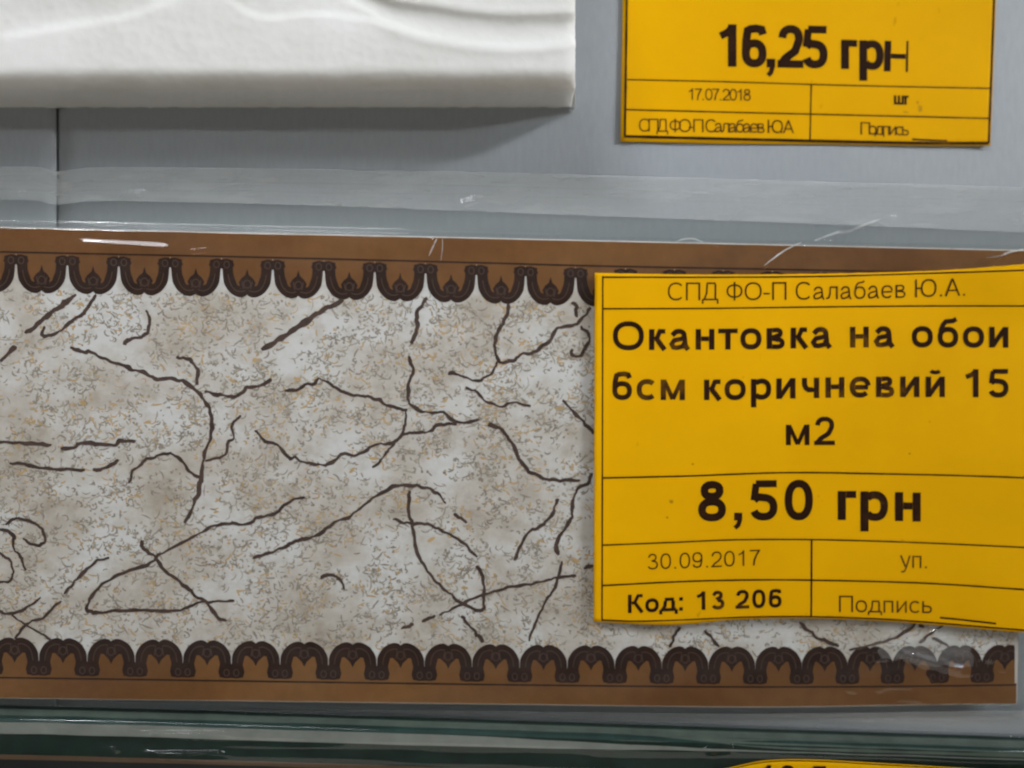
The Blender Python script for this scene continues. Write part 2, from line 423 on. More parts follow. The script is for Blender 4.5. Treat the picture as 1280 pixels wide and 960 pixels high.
    if ch == 'ч': return 0.727, [st(0.727 - L, 0, X), ([(L, X), (L, 0.48), (L + 0.05, 0.36), (0.30, 0.30), (0.45, 0.31), (0.727 - L - h, 0.35)], (w + t) / 2)]
    if ch == 'у': return 0.70, [([(0.03 + h * .6, X), (0.35, 0.06)], w), ([(0.67 - h * .6, X), (0.38, -0.05), (0.30, -0.20), (0.20, -0.25), (0.08, -0.24)], w * 0.9)]
    if ch == 'е': return 0.777, [(A(0.39, X / 2, 0.335 - h, X / 2 - v, -42, -352, 26) , (w + t) / 2), hz(0.05 + w, 0.735 - w * .6, X * 0.49)]
    if ch == 'а': return 0.777, [([(0.06 + h, X * 0.70)] + A(0.355, X * 0.66, 0.255 - h, X * 0.34 - v, 150, 10, 12) + [(0.63 - h, X * 0.4), (0.635 - h, 0.16), (0.70 - h * .6, 0)], (w + t) / 2),
                                 ([(0.63 - h, X * 0.58), (0.40, X * 0.52), (0.19 + h * .3, X * 0.46), (0.045 + h, X * 0.28), (0.10 + h, v * 1.2), (0.29, v), (0.50 - h * .3, 0.12), (0.62 - h, 0.26)], t)]
    if ch == '1': return 0.777, [st(0.46, 0, 1), ([(0.47, 0.93), (0.33, 0.80), (0.16, 0.72)], w * 0.85)]
    if ch == '2': return 0.777, [([(0.07 + h, 0.70)] + A(0.385, 0.70, 0.31 - h, 0.30 - v, 165, -30, 14) + [(0.50, 0.40), (0.25, 0.22), (0.10 + h * .5, v)], (w + t) / 2), hz(0.05, 0.71, v)]
    if ch == '3': return 0.777, [([(0.07 + h, 0.76)] + A(0.36, 0.76, 0.26 - h, 0.24 - v, 160, -80, 12) + [(0.30, 0.53)], (w + t) / 2),
                                 (A(0.375, 0.285, 0.325 - h, 0.285 - v, 92, -162, 16), (w + t) / 2)]
    if ch == '5': return 0.777, [hz(0.20, 0.67, 1 - v), ([(0.21, 1 - v), (0.13 + h * .3, 0.50)], w * 0.85), ([(0.13 + h * .3, 0.50), (0.24, 0.585)] + A(0.375, 0.325, 0.325 - h, 0.325 - v, 85, -160, 16), (w + t) / 2)]
    if ch == '6': return 0.777, [(A(0.395, 0.325, 0.315 - h, 0.325 - v, 0, 360, 24), (w + t) / 2, True), ([(0.08 + h, 0.36), (0.09 + h, 0.62), (0.17 + h * .6, 0.86), (0.30, 0.98 - v), (0.45, 1 - v), (0.58, 0.93 - v * .5), (0.66 - h * .4, 0.77)], (w + t) / 2)]
    if ch == '9': return 0.777, [(A(0.375, 0.675, 0.315 - h, 0.325 - v, 0, 360, 24), (w + t) / 2, True), ([(0.69 - h, 0.64), (0.68 - h, 0.38), (0.60 - h * .6, 0.14), (0.47, 0.02 + v), (0.32, v), (0.19, 0.07 + v * .5), (0.11 + h * .4, 0.23)], (w + t) / 2)]
    if ch == '7': return 0.777, [hz(0.07, 0.70, 1 - v), ([(0.66, 0.96), (0.47, 0.66), (0.35, 0.34), (0.31, 0)], w)]
    if ch == '8': return 0.777, [(A(0.385, 0.765, 0.27 - h, 0.235 - v, 0, 360, 20), (w + t) / 2, True), (A(0.385, 0.285, 0.325 - h, 0.285 - v, 0, 360, 22), (w + t) / 2, True)]
    if ch == '.': return 0.39, [([(0.195, 0), (0.195, w)], w)]
    if ch == ',': return 0.39, [([(0.195, 0), (0.195, w)], w), ([(0.195 + h * .4, 0.01), (0.195, -0.12), (0.12, -0.19)], w * 0.55)]
    if ch == ':': return 0.42, [([(0.2, 0), (0.2, w)], w), ([(0.2, X - w), (0.2, X)], w)]
    if ch == '-': return 0.46, [hz(0.05, 0.41, 0.36)]
    raise KeyError(ch)

def text(parent, dfun, s, x0, x1, yb0, yb1, cap, wt, mat, gscale=None, arc=None, skew=0):
    """Letter a line from x0 to x1 (px); baseline runs yb0 -> yb1; gscale keeps the glyph width while spacing closes up."""
    adv = [glyph(c, wt)[0] for c in s]; tot = sum(adv)
    k = (x1 - x0) / (tot - 0.12)
    gs = cap * gscale if gscale else k
    if gscale: k = (x1 - x0 - gs * adv[-1] * 0.9) / (tot - adv[-1])
    ink = Ink(dfun, 0.03); X = x0 - 0.06 * k
    for c, a in zip(s, adv):
        _, strokes = glyph(c, wt)
        for stroke in strokes:
            pts = stroke[0]; width = stroke[1]; closed = len(stroke) > 2
            if closed: pts = pts[:-1]
            q = []
            for (gx, gy) in pts:
                px = X + gx * gs + gy * cap * skew; t = (px - x0) / (x1 - x0)
                yb = arc(px) if arc else lerp(yb0, yb1, t)
                q.append((px, yb - gy * cap))
            ink.ribbon(q, width * (cap + gs) / 2 if not gscale else width * cap, 0, closed)
        X += a * k
    return ink.build('lettering', mat, parent)

def rule(parent, dfun, pts, w, mat):
    f = curve(pts) if abs(pts[-1][0] - pts[0][0]) > 40 else None
    ink = Ink(dfun, 0.015)
    if f:
        n = int((pts[-1][0] - pts[0][0]) / 16) + 1
        q = [(x, f(x)) for x in rng(pts[0][0], pts[-1][0], n)]
    else:
        q = [(lerp(pts[0][0], pts[-1][0], i / 16), lerp(pts[0][1], pts[-1][1], i / 16)) for i in range(17)]
    ink.ribbon(q, [w * (1 + 0.18 * noise.noise(Vector((p[0] / 20, p[1] / 20, 1)))) for p in q])
    return ink.build('ruled_line', mat, parent)

# ------------------------------------------------------------------ upper price tag, glued to the wall
def tag_upper():
    G = 'yellow price tags'
    t = thing('price_tag', 'upper yellow price tag reading 16,25 on the grey wall beside the foam moulding', 'price tag', P(1008, 182, 0), G)
    def d(x, y): return 0.30 + 0.10 * math.sin(x / 70) * math.sin(y / 60 + 1) + 0.25 * sstep(1200, 1245, x) * sstep(60, 180, y) + 0.22 * sstep(800, 776, x)
    top = lambda x: -150.0
    bot = curve([(770, 176.5), (900, 179.5), (1050, 180.5), (1180, 182.5), (1245, 182)])
    def pos(u, v):
        xl = lerp(781, 775.5, (v)); xr = lerp(1251, 1238, v)
        x = lerp(xl, xr, u); y = lerp(top(x), bot(x), v); return x, y, d(x, y)
    sheet('tag_paper', rng(0, 1, 60), rng(0, 1, 36), pos, M['yellow'], t, 0.09)
    K = M['ink']
    rule(t, d, [(785.5, -148), (781, 171)], 3.0, K)
    rule(t, d, [(1248, -148), (1236, 179)], 3.0, K)
    rule(t, d, [(780, 170.5), (880, 173), (1050, 177), (1160, 179), (1236, 179)], 3.8, K)
    rule(t, d, [(784, 99.5), (900, 102), (1050, 106.5), (1237, 110.5)], 1.7, K)
    rule(t, d, [(783, 137), (900, 140), (1050, 143.5), (1236, 148)], 1.9, K)
    rule(t, d, [(1014, 106), (1012.5, 174)], 1.9, K)
    text(t, d, '16,25', 895, 1037, 83, 85.5, 53, 0.205, K, 0.93)
    text(t, d, 'гр', 1050, 1106, 86, 87.5, 50, 0.20, K, 0.95)
    # the last letter came out of the printer with a thin right leg
    ink = Ink(d, 0.03); ink.ribbon([(1110, 51), (1109, 89)], 8.5); ink.ribbon([(1114, 70), (1132, 70.5)], 6); ink.ribbon([(1134.5, 51), (1133.5, 90)], 2.6)
    ink.build('lettering', K, t)
    S = M['ink_soft']; S2 = mat_k2
    text(t, d, '17.07.2018', 859.5, 939, 125, 126, 14.6, 0.12, S2, 0.97)
    text(t, d, 'шт', 1117, 1136, 130.5, 131, 15.5, 0.19, K, 0.85)
    text(t, d, 'СПД ФО-П Салабаев Ю.А', 798.5, 992, 164.5, 166.5, 16.3, 0.115, S2, 0.95)
    text(t, d, 'Подпись', 1075, 1136.5, 168, 169.5, 15.5, 0.12, S2, 0.95)
    sm = mat_flat('faint_smudge', (0.45, 0.24, 0.01), 0.5)
    for (x, y, a_, b_) in [(1150, 136, 4, 6), (1132, 140, 5, 1.6), (1147, 128, 2, 3)]:
        ink = Ink(d, 0.02); ink.poly([(x + a_ * math.cos(k / 9 * 6.283) * random.uniform(.5, 1), y + b_ * math.sin(k / 9 * 6.283) * random.uniform(.5, 1)) for k in range(9)])
        ink.build('smudge', sm, t)
    rule(t, d, [(1140, 174), (1158, 175), (1184, 176)], 2.2, K)
mat_k2 = mat_toner('thin_toner', (0.060, 0.026, 0.006), (0.20, 0.09, 0.006))
tag_upper()

# ------------------------------------------------------------------ wallpaper border strip
s_top = lambda x: 283.5 + 0.0227 * x
def s_bot(x): return 873 + 0.0125 * x - 9 * sstep(880, 1330, x)
def strip_d(x, y):
    return 2.5 + 0.16 * math.sin(x / 210 + 1) * math.sin(y / 160) + 0.5 * sstep(1150, 1290, x) * sstep(700, 880, y)
strip = thing('wallpaper_border', 'wallpaper border strip printed with brown scallops and cracked cream stone, behind the large yellow tag', 'wallpaper border', P(620, 880, 0), 'wallpaper borders in clear film')
def strip_pos(x, v):
    y = lerp(s_top(x), s_bot(x), v); xe = x
    if x > 1250: xe = x - (x - 1250) / 34 * 13 * v + (x - 1250) / 34 * 0
    return xe, y, strip_d(xe, y)
sheet('strip_paper', rng(-320, 1284, 200), rng(0, 1, 60), strip_pos, M['paper'], strip, 0.22)
T1 = curve([(-320, 307.5), (0, 314.8), (320, 321.5), (620, 329), (740, 332.3), (960, 336.5), (1290, 343)])   # thin dark line, upper
B1 = curve([(-320, 844), (0, 847), (420, 853), (820, 858), (1050, 858.5), (1290, 856)])
def band(ya, yb, mat, lift, name, xa=-318, xb=1282):
    xs = rng(xa, xb, 160); V = []; F = []
    for x in xs:
        for k in range(4):
            y = lerp(ya(x), yb(x), k / 3); xx = x
            if x > 1250: xx = x - (x - 1250) / 34 * 13 * ((y - s_top(x)) / 590)
            V.append(P(xx, y, strip_d(xx, y) + lift))
    for i in range(len(xs) - 1):
        for k in range(3): a = i * 4 + k; F.append((a, a + 1, a + 5, a + 4))
    return link(name, V, F, mat, strip)
band(lambda x: s_top(x) + 1.2, lambda x: T1(x) + 2, M['brown'], 0.006, 'brown_band')
band(lambda x: B1(x) - 2, lambda x: s_bot(x) - 0.8, M['brown'], 0.006, 'brown_band')
band(lambda x: T1(x) - 1.0, lambda x: T1(x) + 1.0, M['dark'], 0.05, 'thin_line')
band(lambda x: B1(x) - 0.9, lambda x: B1(x) + 0.9, M['dark'], 0.05, 'thin_line')

def scallop(xc, xn, yl, H, sgn, full=True):
    """One motif: from head centre xc to the next head xn, hanging H px from the thin line yl(x)."""
    Wd = xn - xc
    def Q(a, b): x = xc + a * Wd; return (x, yl(x) + sgn * b * H)
    ink = Ink(strip_d, 0.02)
    ink.xmax = 1268.5 if H < 0 else 1280
    if H > 0:
        g = [(0.115, 0.10), (0.12, 0.30), (0.135, 0.50), (0.17, 0.66), (0.23, 0.79), (0.32, 0.86), (0.42, 0.86), (0.5, 0.82)]
        fo = [(0.0, 0.02), (0.02, 0.2), (0.07, 0.5), (0.115, 0.66), (0.19, 0.82), (0.31, 0.90), (0.5, 0.88)]
        tul = [(0.5, 0.30), (0.535, 0.45), (0.61, 0.53), (0.665, 0.64), (0.63, 0.78), (0.5, 0.86)]
        gw = 15.0
    else:
        g = [(0.12, 0.14), (0.12, 0.30), (0.125, 0.46), (0.15, 0.62), (0.215, 0.76), (0.32, 0.83), (0.42, 0.83), (0.5, 0.78)]
        fo = [(0.0, 0.02), (0.0, 0.2), (0.05, 0.5), (0.09, 0.68), (0.18, 0.84), (0.32, 0.90), (0.5, 0.84)]
        tul = [(0.5, 0.37), (0.55, 0.49), (0.62, 0.57), (0.70, 0.66), (0.70, 0.78), (0.5, 0.84)]
        gw = 15.5
    mir = lambda p: p + [(1 - a, b) for a, b in p[::-1][(1 if p[-1][0] == 0.5 else 0):]]
    ink.poly([Q(*p) for p in mir(fo)], 1)
    ink.k = 8
    sm = []; gg = mir(g)
    for i in range(len(gg) - 1):
        a0 = gg[max(0, i - 1)]; a1 = gg[i]; a2 = gg[i + 1]; a3 = gg[min(len(gg) - 1, i + 2)]
        for k in range(3):
            t = k / 3
            sm.append(tuple(0.5 * ((2 * a1[j]) + (a2[j] - a0[j]) * t + (2*a0[j] - 5*a1[j] + 4*a2[j] - a3[j]) * t*t + (3*a1[j] - a0[j] - 3*a2[j] + a3[j]) * t**3) for j in (0, 1)))
    sm.append(gg[-1])
    ws = [gw * abs(H) / 50 * (1 - 0.12 * abs(math.sin(i / (len(sm) - 1) * math.pi * 5)) - 0.18 * gauss(i / (len(sm) - 1) - 0.5, 0.05)) for i in range(len(sm))]
    ink.ribbon([Q(*p) for p in sm], ws, 0)
    if H < 0: ink.poly([Q(a, b) for a, b in [(0.2, 0.60), (0.34, 0.62), (0.66, 0.62), (0.8, 0.60), (0.78, 0.80), (0.5, 0.82), (0.22, 0.80)]], 0)
    ink.ribbon([Q(a, b) for a, b in sm[5:-5]], 1.2, 2)
    ink.poly([Q(a, b) for a, b in tul + [(1 - a, b) for a, b in tul[::-1][1:-1]]], 0)
    ink.ribbon([Q(a, b) for a, b in A(0.5, 0.68, 0.07, 0.10, 0, 360, 12, 2)], 1.2, 2)
    ink.ribbon([Q(0.40, 0.60), Q(0.43, 0.80)], 1.1, 2); ink.ribbon([Q(0.60, 0.60), Q(0.57, 0.80)], 1.1, 2)
    for e, sg in ((0, 1), (1, -1)):
        if H > 0:
            ink.poly([Q(e, 0.07), Q(e + sg * 0.10, 0.05), Q(e + sg * 0.21, 0.09), Q(e + sg * 0.25, 0.22), Q(e + sg * 0.17, 0.34), Q(e + sg * 0.06, 0.36), Q(e, 0.30)], 0)
        else:
            ink.poly([Q(e, 0.07), Q(e + sg * 0.12, 0.06), Q(e + sg * 0.24, 0.09), Q(e + sg * 0.27, 0.22), Q(e + sg * 0.24, 0.38), Q(e + sg * 0.08, 0.46), Q(e, 0.42)], 0)
        ink.ribbon([Q(e + sg * a, b) for a, b in A(0.10, 0.20, 0.055, 0.085, 0, 360, 10, 2)], 1.2, 2)
    return ink.build('scallop_motif', [M['dark'], M['brown'], M['mid']], strip)
heads_t = curve([(0, 20), (1, 84.2), (5, 341), (8, 532), (9, 595.6), (10, 657), (11, 719.5), (12, 782), (20, 1270)])
for k in range(-3, 20):
    scallop(heads_t(k), heads_t(k + 1), T1, 50, 1)
apex = [-42, 18, 79, 139, 198.5, 258.5, 320, 380, 441, 501, 560, 620, 679, 739, 798, 856.5, 914.5, 973.5, 1031, 1088, 1143.5, 1199.5, 1256]
hb = [(a + b) / 2 for a, b in zip(apex, apex[1:])]
hb = [hb[0] - 120, hb[0] - 60] + hb
for a, b in zip(hb, hb[1:]):
    scallop(a, b, B1, -51, 1)
scallop(hb[-1], hb[-1] + 56.5, B1, -51, 1)      # cut off by the end of the strip

# hair cracks of the stone print
CR = [
 (5,[(96,367),(78,381),(60,394),(44,407),(32,417)]), (4.2,[(120,369),(111,382),(102,394),(85,405),(70,417),(57,420),(52,416),(56,409)]),
 (4.5,[(0,452),(10,443),(20,432)]), (3.8,[(182,387),(187,397),(186,408),(181,419),(160,425),(156,431)]),
 (4.3,[(88,434),(105,441),(112,439),(132,449),(148,455),(160,460),(175,464),(197,474),(220,474),(240,484),(255,499),(263,515),(264,544),(256,565),(251,600),(243,629),(231,655)]),
 (3.4,[(220,446),(237,450),(246,462),(246,482)]), (3.8,[(256,491),(275,493),(292,496),(302,491),(310,484),(325,482),(340,474)]),
 (5.8,[(328,437),(355,420),(382,402),(400,390),(430,375)]),
 (3.4,[(355,489),(372,487),(382,480),(392,479),(400,474),(420,485),(440,494),(457,495),(472,500),(488,508),(509,513)]),
 (4.5,[(535,372),(521,390),(522,405),(515,430)]), (3.6,[(511,446),(516,465),(511,480),(511,501),(516,508),(534,517),(551,515),(573,528),(587,528),(599,523)]),
 (2.8,[(507,513),(505,537),(491,556),(478,573),(466,584)]),
 (3.8,[(320,537),(329,551),(343,554),(361,572),(371,572),(381,579),(402,581),(418,576),(431,567),(445,569),(470,556),(491,553),(509,542),(534,540),(548,531),(571,530)]),
 (4.3,[(635,381),(633,396),(622,416),(618,431),(623,450),(631,453),(642,450),(654,442),(665,441),(678,433),(689,424),(697,411),(717,407),(729,397),(738,384)]),
 (3.0,[(623,450),(614,467),(599,476),(582,472),(569,467),(560,466)]), (3.4,[(716,377),(720,384),(720,396)]),
 (3.8,[(725,407),(737,422),(731,437),(721,446),(714,444),(716,435)]),
 (3.4,[(581,485),(594,489),(608,501),(626,508),(643,503),(663,508)]), (4.0,[(725,600),(690,600),(668,593),(650,576),(640,554),(626,537),(610,530)]),
 (3.8,[(702,499),(721,519),(743,542)]), (4,[(739,592),(735,604),(721,613),(716,634),(711,654),(697,675),(697,694)]),
 (3.6,[(697,623),(691,641),(675,659),(661,664),(649,685),(643,701)]),
 (3.8,[(315,698),(336,691),(360,682),(375,675),(395,670),(416,656),(438,645),(466,623),(491,609),(512,607),(534,610),(548,618),(557,629)]), (4,[(568,641),(583,654)]),
 (3.6,[(512,613),(511,639),(516,661),(521,689),(537,717),(558,739),(580,755),(597,763),(604,758),(604,724),(596,707)]),
 (3.2,[(491,649),(512,654),(534,655),(558,666),(583,682),(596,697)]), (4.2,[(502,785),(518,781)]), (3.8,[(527,777),(544,770)]),
 (3.2,[(550,768),(569,760),(590,749),(629,736),(665,730),(693,723),(721,719)]), (3.8,[(730,712),(741,707)]),
 (3.2,[(702,701),(695,732),(681,753),(668,781),(661,801)]), (3.8,[(576,769),(590,785),(604,803)]), (3.4,[(400,722),(413,719),(424,724),(430,736)]),
 (4,[(-60,548),(0,552),(64,556)]), (4,[(76,561),(92,559),(103,554),(142,556),(150,551),(168,553)]), (3.6,[(12,579),(32,580),(53,585),(106,588)]), (3.6,[(115,588),(135,584),(149,574)]),
 (3.4,[(161,604),(168,588),(184,574),(212,567),(227,576),(237,590),(251,597)]), (3.4,[(257,576),(280,569),(285,554),(294,545),(290,531),(301,520)]),
 (3.5,[(381,622),(365,625),(342,643),(324,646),(308,655),(276,655),(248,668),(198,694),(188,703),(142,721),(117,742),(109,760),(117,766),(149,763),(184,763),(220,763),(248,754),(269,751),(292,752)]),
 (4.2,[(177,676),(179,685),(193,696),(205,712),(221,724),(241,742),(258,753),(269,769),(283,778)]),
 (3.2,[(7,655),(21,649),(46,654),(55,668),(55,678),(44,681),(28,674)]), (3.4,[(-20,660),(0,662),(16,668),(16,684),(25,696),(32,714)]),
 (3,[(-10,688),(0,692),(12,701),(16,714),(12,726),(-5,728)]), (3.8,[(81,742),(96,724),(119,703),(136,698)]), (3.2,[(-8,760),(7,767),(27,763),(51,747)]),
 (3.2,[(18,799),(35,779),(53,772),(76,751)]), (2.6,[(14,770),(39,785),(64,800)]),
 (3.6,[(849,784),(843,797),(839,809)]), (3.8,[(881,788),(899,809)]), (3.8,[(999,777),(1017,794),(1034,802),(1049,809)]),
 (3.6,[(1145,779),(1122,796),(1096,805),(1061,812)]), (3,[(1179,782),(1160,794),(1149,805)]), (3.4,[(1166,796),(1186,809)]), (3.4,[(1147,781),(1156,784)]),
]
def catmull(p, n=5):
    out = []
    for i in range(len(p) - 1):
        a = p[max(0, i - 1)]; b = p[i]; c = p[i + 1]; d = p[min(len(p) - 1, i + 2)]
        for k in range(n):
            t = k / n
            out.append(tuple(0.5 * ((2 * b[j]) + (c[j] - a[j]) * t + (2*a[j] - 5*b[j] + 4*c[j] - d[j]) * t*t + (3*b[j] - a[j] - 3*c[j] + d[j]) * t**3) for j in (0, 1)))
    out.append(p[-1]); return out
for ci, (wd, pts) in enumerate(CR):
    q = catmull(pts, 9 if len(pts) < 4 else 7)
    q = [(x + 2.2 * noise.noise(Vector((x / 9, y / 9, ci))) + 1.1 * noise.noise(Vector((x / 3.5, y / 3.5, ci))), y + 2.2 * noise.noise(Vector((x / 9, y / 9, ci + 50))) + 1.1 * noise.noise(Vector((x / 3.5, y / 3.5, ci + 70)))) for x, y in q]
    n = len(q)
    ws = [wd * (1.08 + 0.8 * noise.noise(Vector((x / 11, y / 11, ci + 9)))) * (0.55 + 0.45 * min(1, min(i + .6, n - i - .4) / 2.2)) for i, (x, y) in enumerate(q)]
    ink = Ink(strip_d, 0.0225 + ci * 0.0009); ink.ribbon(q, ws); ink.build('crack_line', M['crack'], strip)

# squiggly specks of the stone print
def specks():
    ink = Ink(strip_d, 0.003)
    n = 0
    while n < 22000:
        x = random.uniform(-60, 1268); 
        y0, y1 = T1(x) + 44, B1(x) - 42
        y = random.uniform(y0, y1)
        if 760 < x and 350 < y < 765: 
            continue
        dn = 1.25 * noise.noise(Vector((x / 42, y / 30, 2.2))) + 0.7 * noise.noise(Vector((x / 15, y / 13, 8)))
        n += 1
        if random.random() > 0.56 + 0.85 * dn: continue
        oc = noise.noise(Vector((x / 26, y / 22, 20)))
        r = random.random()
        mi = 2 if (r < 0.10 + max(0, oc - 0.05) * 0.9) else (0 if r < 0.62 else 1)
        a = random.choice((0.5, 0.7, 0.9, 2.0)) + random.gauss(0, 0.7); L = random.choice((1.5, 3, 5, 7, 9, 12)) * random.uniform(0.7, 1.2); kk = random.gauss(0, 0.55)
        p = [(x, y)]
        for i in range(4):
            a += kk * 1.2; p.append((p[-1][0] + math.cos(a) * L / 4 * 1.15, p[-1][1] + math.sin(a) * L / 4))
        w0 = random.uniform(0.9, 2.0) + 0.8 * (L < 4) * (1.25 if mi == 2 else 1)
        ink.k = random.randrange(16)
        ink.lift = 0.003
        ink.ribbon(p, [w0 * .5, w0, w0 * random.uniform(.8, 1.5), w0, w0 * .4], mi)
    # ochre blots
    for (x, y, r) in [(105, 504, 8), (184, 528, 6), (320, 450, 8), (468, 573, 8), (630, 573, 6), (540, 674, 7), (262, 802, 6), (700, 510, 8), (718, 700, 9), (15, 520, 5), (395, 512, 5), (567, 662, 6), (270, 640, 5), (440, 588, 6), (100, 380, 7), (290, 476, 5), (580, 735, 6), (150, 660, 5), (350, 760, 5), (48, 640, 5)]:
        a0 = random.uniform(-0.8, 0.6); ps = []
        for i in range(10):
            a = i / 10 * 6.283; rr = r * random.uniform(0.5, 1)
            ux, uy = math.cos(a) * rr, math.sin(a) * rr * 0.45
            ps.append((x + ux * math.cos(a0) - uy * math.sin(a0), y + ux * math.sin(a0) + uy * math.cos(a0)))
        ink.k = 5; ink.poly(ps, 2)
    o = ink.build('speckle_print', [M['sp1'], M['sp2'], M['sp3']], strip); o['kind'] = 'stuff'
specks()

# ------------------------------------------------------------------ clear film sleeve round the strip
g_edge = curve([(-320, 876), (0, 881), (200, 886), (400, 892), (640, 900), (820, 906), (1000, 912), (1280, 921), (1420, 926)])
def seg_ridge(x, y, x0, y0, x1, y1, wd, h):
    dx, dy = x1 - x0, y1 - y0; L2 = dx * dx + dy * dy
    t = ((x - x0) * dx + (y - y0) * dy) / L2
    if t < -0.3 or t > 1.3: return 0
    px, py = x0 + dx * t, y0 + dy * t
    dd = ((x - px) ** 2 + (y - py) ** 2) ** .5
    if dd > wd * 4: return 0
    return h * math.exp(-(dd / wd) ** 2) * sstep(-0.25, 0.15, t) * sstep(1.25, 0.85, t)
RIDGES = [(88, 306, 215, 313, 9, 0.42), (1015, 301, 1105, 272, 4, 0.55), (955, 333, 1005, 304, 3.5, 0.4),
          (1235, 322, 1290, 312, 4, 0.4), (532, 318, 546, 298, 3, 0.3), (155, 243, 178, 241, 3.5, 0.35), (10, 243, 28, 241, 3.5, 0.35),
          (580, 256, 600, 248, 3.5, 0.4), (850, 290, 900, 303, 5, 0.3), (235, 315, 262, 312, 4, 0.2), (1080, 800, 1180, 790, 6, 0.35), (1120, 815, 1210, 840, 6, 0.3)]
f_edge = curve([(-320, 214), (40, 207), (72, 213), (110, 208), (500, 212), (800, 219), (1000, 225), (1290, 233), (1400, 236)])
def film_d(x, y):
    yt = s_top(x); yb = s_bot(x)
    if y < yt:
        e0 = f_edge(x); d = 0.3 + 0.30 * sstep(e0 - 6, yt, y) + 2.45 * sstep(yt - 8, yt + 1, y) + 0.012 * math.sin((y - e0) / 5)
    elif y > yb:
        t = sstep(yb - 2, yb + 18, y); d = 3.05 - 2.5 * t
    else: d = 3.05
    e = sstep(1262, 1300, x); d -= 2.2 * e * sstep(320, 420, y) * sstep(950, 900, y)
    q = 1 - math.exp(-(((x - 150) / 110) ** 2 + ((y - 309) / 16) ** 2))
    d += q * (0.09 * noise.noise(Vector((x / 150, y / 26, 0))) + 0.05 * noise.noise(Vector((x / 60, y / 14, 4))))
    for r in RIDGES: d += seg_ridge(x, y, *r)
    if x > 1000 and y > 760: d += 0.16 * noise.noise(Vector((x / 22, y / 12, 9))) * sstep(1000, 1120, x)
    if y < 345 and x > 500: d += 0.14 * noise.noise(Vector((x / 70 + y / 18, y / 30, 12))) * sstep(500, 700, x)
    return d + 0.12
sleeve = thing('plastic_sleeve', 'clear glossy plastic sleeve wrapped around the brown wallpaper border', 'plastic sleeve', P(620, 900, 0), 'clear plastic sleeves')
def film_pos(x, v):
    y = lerp(f_edge(x), s_bot(x) + 20, v); return x, y, film_d(x, y)
def open_sheet(name, xs, vs_, pos, mat, parent):
    V = []; F = []; nx = len(xs)
    for v in vs_:
        for x in xs: V.append(P(*pos(x, v)))
    for j in range(len(vs_) - 1):
        for i in range(nx - 1):
            a = j * nx + i; F.append((a, a + nx, a + nx + 1, a + 1))
    return link(name, V, F, mat, parent, None, True)
vsx = rng(0, 0.24, 80)[:-1] + rng(0.24, 0.82, 70)[:-1] + rng(0.82, 1, 60)
open_sheet('film_front', rng(-320, 1420, 420), vsx, film_pos, M['film'], sleeve)
# the sleeve's folded-over hem above the strip, tinted to paint a shade band
f_fold = curve([(-320, 250), (40, 250), (72, 256), (110, 251), (400, 257), (800, 272), (1000, 279), (1290, 291), (1400, 295)])
open_sheet('film_hem', rng(-320, 1420, 300), rng(0, 1, 24), lambda x, v: (x, lerp(f_fold(x), s_top(x) + 2, v), film_d(x, lerp(f_fold(x), s_top(x) + 2, v)) * 0.55 + 0.05), M['film_b'], sleeve)
open_sheet('film_glare_flap', rng(-320, 1420, 300), rng(0, 1, 16), lambda x, v: (x, lerp(f_edge(x) + 1, f_fold(x), v), film_d(x, lerp(f_edge(x) + 1, f_fold(x), v)) * 0.6 + 0.03), M['glare_flap'], sleeve)  # haze paints the bright glare band on the film
open_sheet('film_glare_flap', rng(300, 1420, 220), rng(0, 1, 14), lambda x, v: (x, lerp(s_bot(x) + 8, g_edge(x) - 3, v), 0.5 + 0.5 * (1 - v)), M['glare_flap'], sleeve)  # added piece of film; its haze paints the bluish reflection
def crease_glint(pts, w, mat='crease_glint'):
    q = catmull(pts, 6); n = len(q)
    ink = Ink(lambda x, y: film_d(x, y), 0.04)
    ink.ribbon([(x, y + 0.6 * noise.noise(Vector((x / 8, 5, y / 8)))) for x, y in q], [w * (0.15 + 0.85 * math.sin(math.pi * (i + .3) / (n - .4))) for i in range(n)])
    return ink.build('crease_glint_line', M[mat], sleeve)  # cloudy white ribbons paint the highlights on the film's folds
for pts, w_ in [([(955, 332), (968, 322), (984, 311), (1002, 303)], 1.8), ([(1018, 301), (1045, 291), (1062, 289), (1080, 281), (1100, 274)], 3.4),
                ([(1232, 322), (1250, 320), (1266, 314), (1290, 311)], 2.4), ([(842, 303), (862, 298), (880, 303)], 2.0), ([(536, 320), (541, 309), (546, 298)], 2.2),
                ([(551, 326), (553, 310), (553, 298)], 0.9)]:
    crease_glint(pts, w_)
# rolled weld lines along the hem
for off, r in ((19, 0.9), (30, 0.6)):
    ink = Ink(lambda x, y: film_d(x, y), 0.03)
    ink.ribbon([(x, f_edge(x) + off + 1.5 * noise.noise(Vector((x / 90, off, 0)))) for x in rng(-320, 1400, 180)], r * 1.6)
    ink.build('weld_line', M['tape'], sleeve)
def tape_pos(x, v):
    xx = lerp(1100, 1216, x) + 7 * noise.noise(Vector((v * 3, 4, 0))); y = lerp(lerp(803, 794, x), lerp(826, 832, x), v)
    y += 7 * noise.noise(Vector((xx / 16, v * 1.5, 1)))
    return xx, y, film_d(xx, y) + 0.1 + 0.10 * noise.noise(Vector((xx / 7, y / 6, 2)))
open_sheet('seal_patch', rng(0, 1, 60), rng(0, 1, 24), tape_pos, M['tape'], sleeve)

